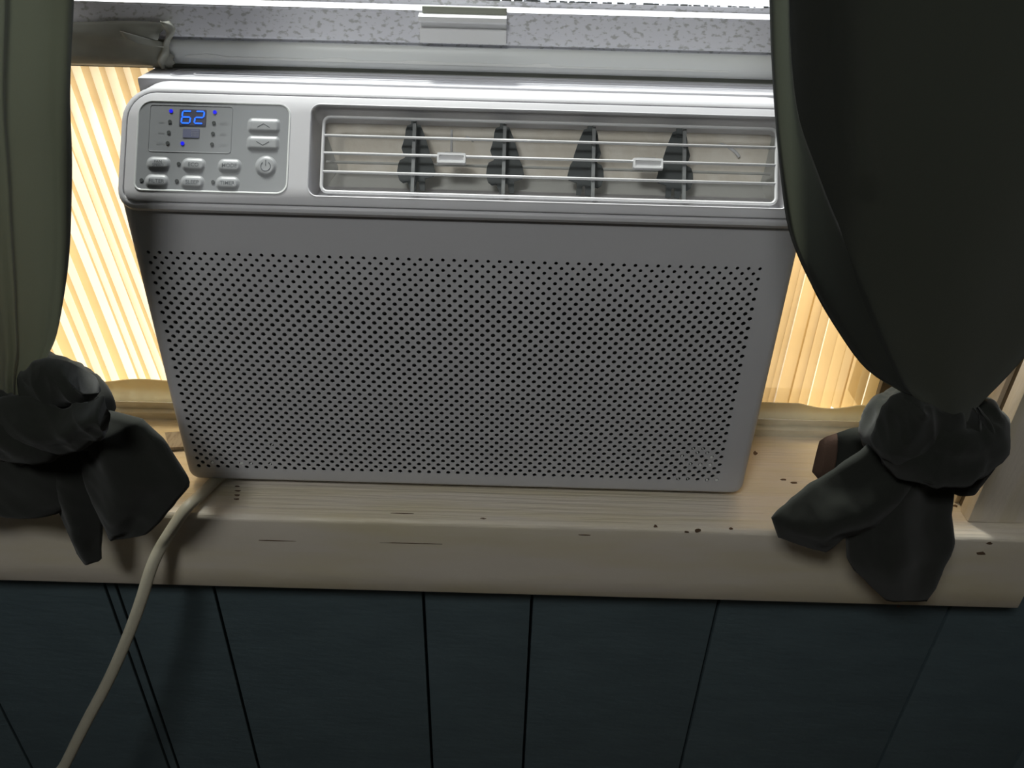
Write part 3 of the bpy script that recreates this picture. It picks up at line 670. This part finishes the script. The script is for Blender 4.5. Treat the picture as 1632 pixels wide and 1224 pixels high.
def lobe(name, left, right, Y0, depth, parent, m=None, nr=40, nc=36, fold=None, backf=0.5, power=0.6, lin=False, sheet_=False):
    """closed cloth volume between two outline chains (pixel points unprojected on the plane y=Y0)"""
    if lin:
        def rs(pts):
            P = [at(u, v, Y0) for u, v in pts]; L = [0]
            for a, b in zip(P[:-1], P[1:]): L.append(L[-1] + (b - a).length)
            out = []; i = 0
            for k_ in range(nr):
                t = L[-1] * k_ / (nr - 1)
                while i < len(L) - 2 and L[i + 1] < t: i += 1
                out.append(P[i].lerp(P[i + 1], (t - L[i]) / max(L[i + 1] - L[i], 1e-9)))
            return out
        A, B_ = rs(left), rs(right)
    else:
        A, B_ = resample([at(u, v, Y0) for u, v in left], nr), resample([at(u, v, Y0) for u, v in right], nr)
    nt_ = 0
    if sheet_:      # the cloth hangs from the rod above the window
        nt_ = 30; a0, b0 = A[0], B_[0]
        wa = -0.13 if a0.x < -0.2 else 0; wb = 0.10 if b0.x > 0.3 else 0
        A = [Vector((a0.x + wa * (1 - k_ / nt_) ** 1.5, Y0, 1.262 + (a0.z - 1.262) * k_ / nt_)) for k_ in range(nt_)] + A
        B_ = [Vector((b0.x + wb * (1 - k_ / nt_) ** 1.5, Y0, 1.262 + (b0.z - 1.262) * k_ / nt_)) for k_ in range(nt_)] + B_
        nr += nt_
    loops = []
    for i in range(nr):
        f = max(0, i - nt_) / (nr - nt_ - 1); D = depth(f) if callable(depth) else depth; ring = []
        if lin: D = D * min(1.0, (1.001 - f) / 0.35) ** 0.7 + 0.0012
        for j in range(nc + 1):
            s = j / nc; p = A[i].lerp(B_[i], s); q_ = max(math.sin(math.pi * s), 0) ** power
            ring.append(p + Vector((0, -D * q_ + (fold(s, f) * q_ * (min(1.0, (1.001 - f) / 0.3) if lin else 1) if fold else 0), 0)))
        for j in range(nc - 1, 0, -1):
            s = j / nc; p = A[i].lerp(B_[i], s); q_ = max(math.sin(math.pi * s), 0) ** power
            ring.append(p + Vector((0, D * backf * q_, 0)))
        loops.append(ring)
    if sheet_:     # one hanging cloth: front, edges turned back a little way, open behind
        e_ = nc // 7; g2 = []
        for R_ in loops: L_ = len(R_); g2.append([R_[(i - e_) % L_] for i in range(nc + 1 + 2 * e_)])
        nn = len(g2[0]); V_ = [p for R_ in g2 for p in R_]
        F_ = [(i * nn + j, i * nn + j + 1, (i + 1) * nn + j + 1, (i + 1) * nn + j) for i in range(nr - 1) for j in range(nn - 1)]
        return mesh_obj(name, V_, F_, m or M['drape'], parent, smooth=True)
    ob_ = MB().loops(loops, True, True).build(name, m or M['cloth'], parent, smooth=True)
    if name == 'knot_wrap': crumple(ob_, 0.0026, 30)
    if name == 'tail': crumple(ob_, 0.0009, 30)
    return ob_
def band(name, c, axis_tilt, Rx, Ry, r, rz, parent, folds=5, seed=0, m=None, ztw=0.0):
    """thick wrapped cloth ring: the knot's turn round the neck"""
    na, nb = 120, 40; L = []
    for i in range(na):
        a = 2 * math.pi * i / na; ring = []
        for j in range(nb):
            b = 2 * math.pi * j / nb
            cr1 = abs(math.sin(folds * 0.5 * b + 1.0 * a + seed)) ** 0.6; cr2 = abs(math.sin(2.5 * b - 1.5 * a + seed * 3)) ** 0.7
            k_ = 0.80 + 0.20 * cr1 + 0.08 * cr2 + 0.07 * math.sin(3 * a + seed * 2) + 0.04 * math.sin(7 * a + 2 * b)
            rad = r * k_ * math.cos(b)
            x = (Rx + rad) * math.cos(a); y = (Ry + rad) * math.sin(a); z = rz * k_ * math.sin(b) + ztw * math.sin(a * 1.0 + seed) * 0.3
            z2 = z + x * math.tan(axis_tilt)
            ring.append(Vector((c[0] + x, c[1] + y, c[2] + z2)))
        L.append(ring)
    L.append(L[0]); mb = MB(); mb.loops(L)
    return crumple(mb.build(name, m or M['cloth'], parent, smooth=True), 0.0036, 27)

def wrap_lobe(left, right, Y0, depth, parent, **kw): return lobe('knot_wrap', left, right, Y0, depth, parent, nr=70, nc=60, **kw)
YC = -0.085
# right curtain
RC = thing('curtain', 'dark charcoal curtain at right tied in a knot over the sill corner', 'curtain', (0.36, YC, 0.17))
lobe('hem', [(1215, -420), (1222, -150), (1226, 0), (1229, 90), (1236, 200), (1246, 300), (1254, 355), (1268, 400), (1292, 452), (1330, 520), (1380, 588), (1437, 622)],
     [(1262, -420), (1260, -150), (1258, 0), (1262, 100), (1274, 190), (1302, 270), (1325, 330), (1352, 390), (1385, 450), (1412, 520), (1440, 580), (1456, 625)], YC - 0.016, 0.004, RC, nr=50, nc=14, sheet_=True)
lobe('drape', [(1244, -420), (1246, -150), (1248, 0), (1252, 90), (1256, 200), (1264, 300), (1270, 355), (1278, 400), (1292, 452), (1330, 520), (1380, 588), (1437, 624), (1458, 660)],
     [(2050, -420), (2010, -150), (1960, 0), (1920, 100), (1880, 200), (1830, 290), (1790, 350), (1755, 400), (1715, 450), (1670, 515), (1610, 580), (1550, 634), (1530, 670)],
     YC, lambda f: 0.045 - 0.018 * f, RC, nr=60, nc=90, m=M['drape_dense'], sheet_=True,
     fold=lambda s, f: 0.004 * math.sin(s * 9 + f * 2) * (1 - f * .5) + (0.007 * math.exp(-((s - 0.045 - 0.25 * f) / 0.028) ** 2) if f < 0.5 else 0))
rnd = random.Random(2)
band('knot', tuple(at(1484, 688, YC)), 0.03, 0.0290, 0.026, 0.017, 0.026, RC, 4, 1.3)
wrap_lobe([(1437, 624), (1405, 650), (1388, 690), (1392, 720), (1420, 742)], [(1470, 640), (1530, 650), (1535, 690), (1520, 720), (1500, 745)], YC - 0.022, 0.016, RC, fold=lambda s, f: 0.003 * math.sin(s * 9 + f * 5))
wrap_lobe([(1532, 634), (1528, 660), (1520, 690), (1522, 712), (1530, 735)], [(1552, 640), (1580, 668), (1589, 700), (1586, 722), (1566, 738)], YC - 0.012, 0.015, RC, fold=lambda s, f: 0.0045 * math.sin(s * 13 + f * 4))
lobe('tail', [(1470, 700), (1420, 715), (1388, 725), (1345, 760), (1342, 800), (1346, 850), (1350, 890), (1360, 908), (1412, 957)],
     [(1540, 700), (1550, 720), (1530, 750), (1522, 780), (1518, 820), (1522, 862), (1505, 905), (1492, 935), (1478, 959)], YC, 0.014, RC, fold=lambda s, f: 0.006 * math.sin(s * 8 + 1.2 + f), lin=True, power=.5)
lobe('tail', [(1400, 690), (1370, 718), (1330, 745), (1290, 770), (1262, 793), (1240, 812), (1229, 825)],
     [(1470, 745), (1440, 800), (1400, 840), (1344, 857), (1318, 881), (1284, 871), (1240, 857)], YC - 0.004, 0.013, RC, fold=lambda s, f: 0.005 * math.sin(s * 6 + 3 * f), lin=True, power=.5)
lobe('tail', [(1490, 700), (1500, 740), (1505, 765), (1518, 786)], [(1560, 725), (1587, 742), (1562, 772), (1531, 790)], YC + 0.004, 0.012, RC, fold=lambda s, f: 0.003 * math.sin(s * 9), lin=True, power=.5)
bt = lobe('tail', [(1395, 676), (1350, 684), (1328, 692)], [(1400, 720), (1360, 745), (1318, 765)], -0.045, 0.008, RC, lin=True, power=.5, nr=16, nc=12)
bt2 = lobe('frayed_edge', [(1334, 690), (1316, 696), (1306, 703)], [(1322, 764), (1305, 765), (1294, 752)], -0.045, 0.006, RC, m=M['rust'], lin=True, power=.5, nr=12, nc=12)
bt2['label'] = 'brown frayed edge of the curtain tail'
# left curtain
LC = thing('curtain', 'dark charcoal curtain at left tied in a knot beside the control panel side', 'curtain', (-0.30, YC, 0.18))
LC['label'] = 'dark charcoal curtain at left with knotted end hanging above the power cord'
lobe('drape', [(-360, -420), (-350, -150), (-340, 0), (-330, 150), (-300, 260), (-270, 340), (-220, 420), (-150, 500), (-70, 570), (-20, 610)],
     [(124, -420), (120, -150), (118, 0), (114, 80), (112, 160), (115, 250), (114, 330), (111, 400), (104, 460), (90, 535), (72, 577), (60, 620)],
     YC, lambda f: 0.040 - 0.012 * f, LC, nr=60, nc=110, sheet_=True,
     fold=lambda s, f: 0.0035 * math.sin(s * 26 + f * 2.5) + 0.008 * math.exp(-((s - 0.84 + .04 * f) / 0.020) ** 2) + 0.005 * math.exp(-((s - 0.95) / 0.014) ** 2))
band('knot', tuple(at(62, 650, YC)), -0.10, 0.0290, 0.026, 0.017, 0.026, LC, 4, 0.4)
wrap_lobe([(28, 590), (50, 578), (72, 572), (96, 574), (110, 584)], [(58, 632), (80, 640), (108, 645), (140, 640), (161, 625)], YC - 0.018, 0.014, LC, fold=lambda s, f: 0.002 * math.sin(s * 5), lin=False)
wrap_lobe([(-20, 640), (40, 628), (100, 648), (161, 626), (172, 650)], [(-20, 700), (40, 720), (110, 720), (150, 705), (174, 690)], YC - 0.030, 0.012, LC, fold=lambda s, f: 0.002 * math.sin(s * 8 + f * 3))
lobe('tail', [(140, 672), (120, 700), (130, 760), (160, 830), (176, 860)], [(174, 657), (228, 668), (262, 700), (285, 735), (303, 766), (303, 776), (290, 792), (243, 847), (180, 860)],
     YC - 0.002, 0.013, LC, fold=lambda s, f: 0.0045 * math.sin(s * 9 + 2 * f), lin=True, power=.5)
lobe('tail', [(30, 700), (60, 760), (95, 815), (110, 850), (122, 880), (136, 898)], [(160, 700), (168, 770), (164, 835), (163, 860), (163, 880), (162, 892), (141, 898)],
     YC + 0.004, 0.011, LC, fold=lambda s, f: 0.004 * math.sin(s * 7 + 1), lin=True, power=.5)
lobe('tail', [(-160, 640), (-190, 700), (-170, 780), (-120, 830)], [(150, 690), (150, 740), (132, 800), (100, 817), (40, 811), (0, 816)],
     YC, 0.014, LC, fold=lambda s, f: 0.004 * math.sin(s * 12 + 1), lin=True, power=.5)

CRD = thing('curtain_rod', 'dark metal curtain rod above the window carrying both curtains', 'rod', (0, -0.085, 1.27))
MB().tube([(-0.78, -0.085, 1.27), (0.80, -0.085, 1.27)], 0.008, 14).build('rod', M['vane'], CRD, smooth=True)
for x in (-0.70, 0.72):
    MB().box(x - 0.008, x + 0.008, -0.080, -0.0052, 1.263, 1.277, 0.002).build('bracket', M['vane'], CRD)

# made-up pendant lamp body, out of view, round the added fill light
CL = thing('fill_lamp', 'round white pendant lamp added out of view to hold the fill light', 'lamp', (-0.30, -0.98, ZC))
def disc(r, z): return [Vector((-0.30 + r * math.cos(a * math.pi / 16), -0.98 + r * math.sin(a * math.pi / 16), z)) for a in range(32)]
MB().loops([disc(0.19, 1.285), disc(0.188, 1.30), disc(0.09, 1.33), disc(0.03, 1.35), disc(0.01, 1.352)], True, True).build('fill_lamp_shade', M['ceil'], CL, auto=40)
MB().tube([(-0.30, -0.98, 1.35), (-0.30, -0.98, ZC - 0.015)], 0.004, 8).build('fill_lamp_cable', M['ceil'], CL)
MB().loops([disc(0.05, ZC - 0.015), disc(0.05, ZC)], True, True).build('fill_lamp_base', M['ceil'], CL)
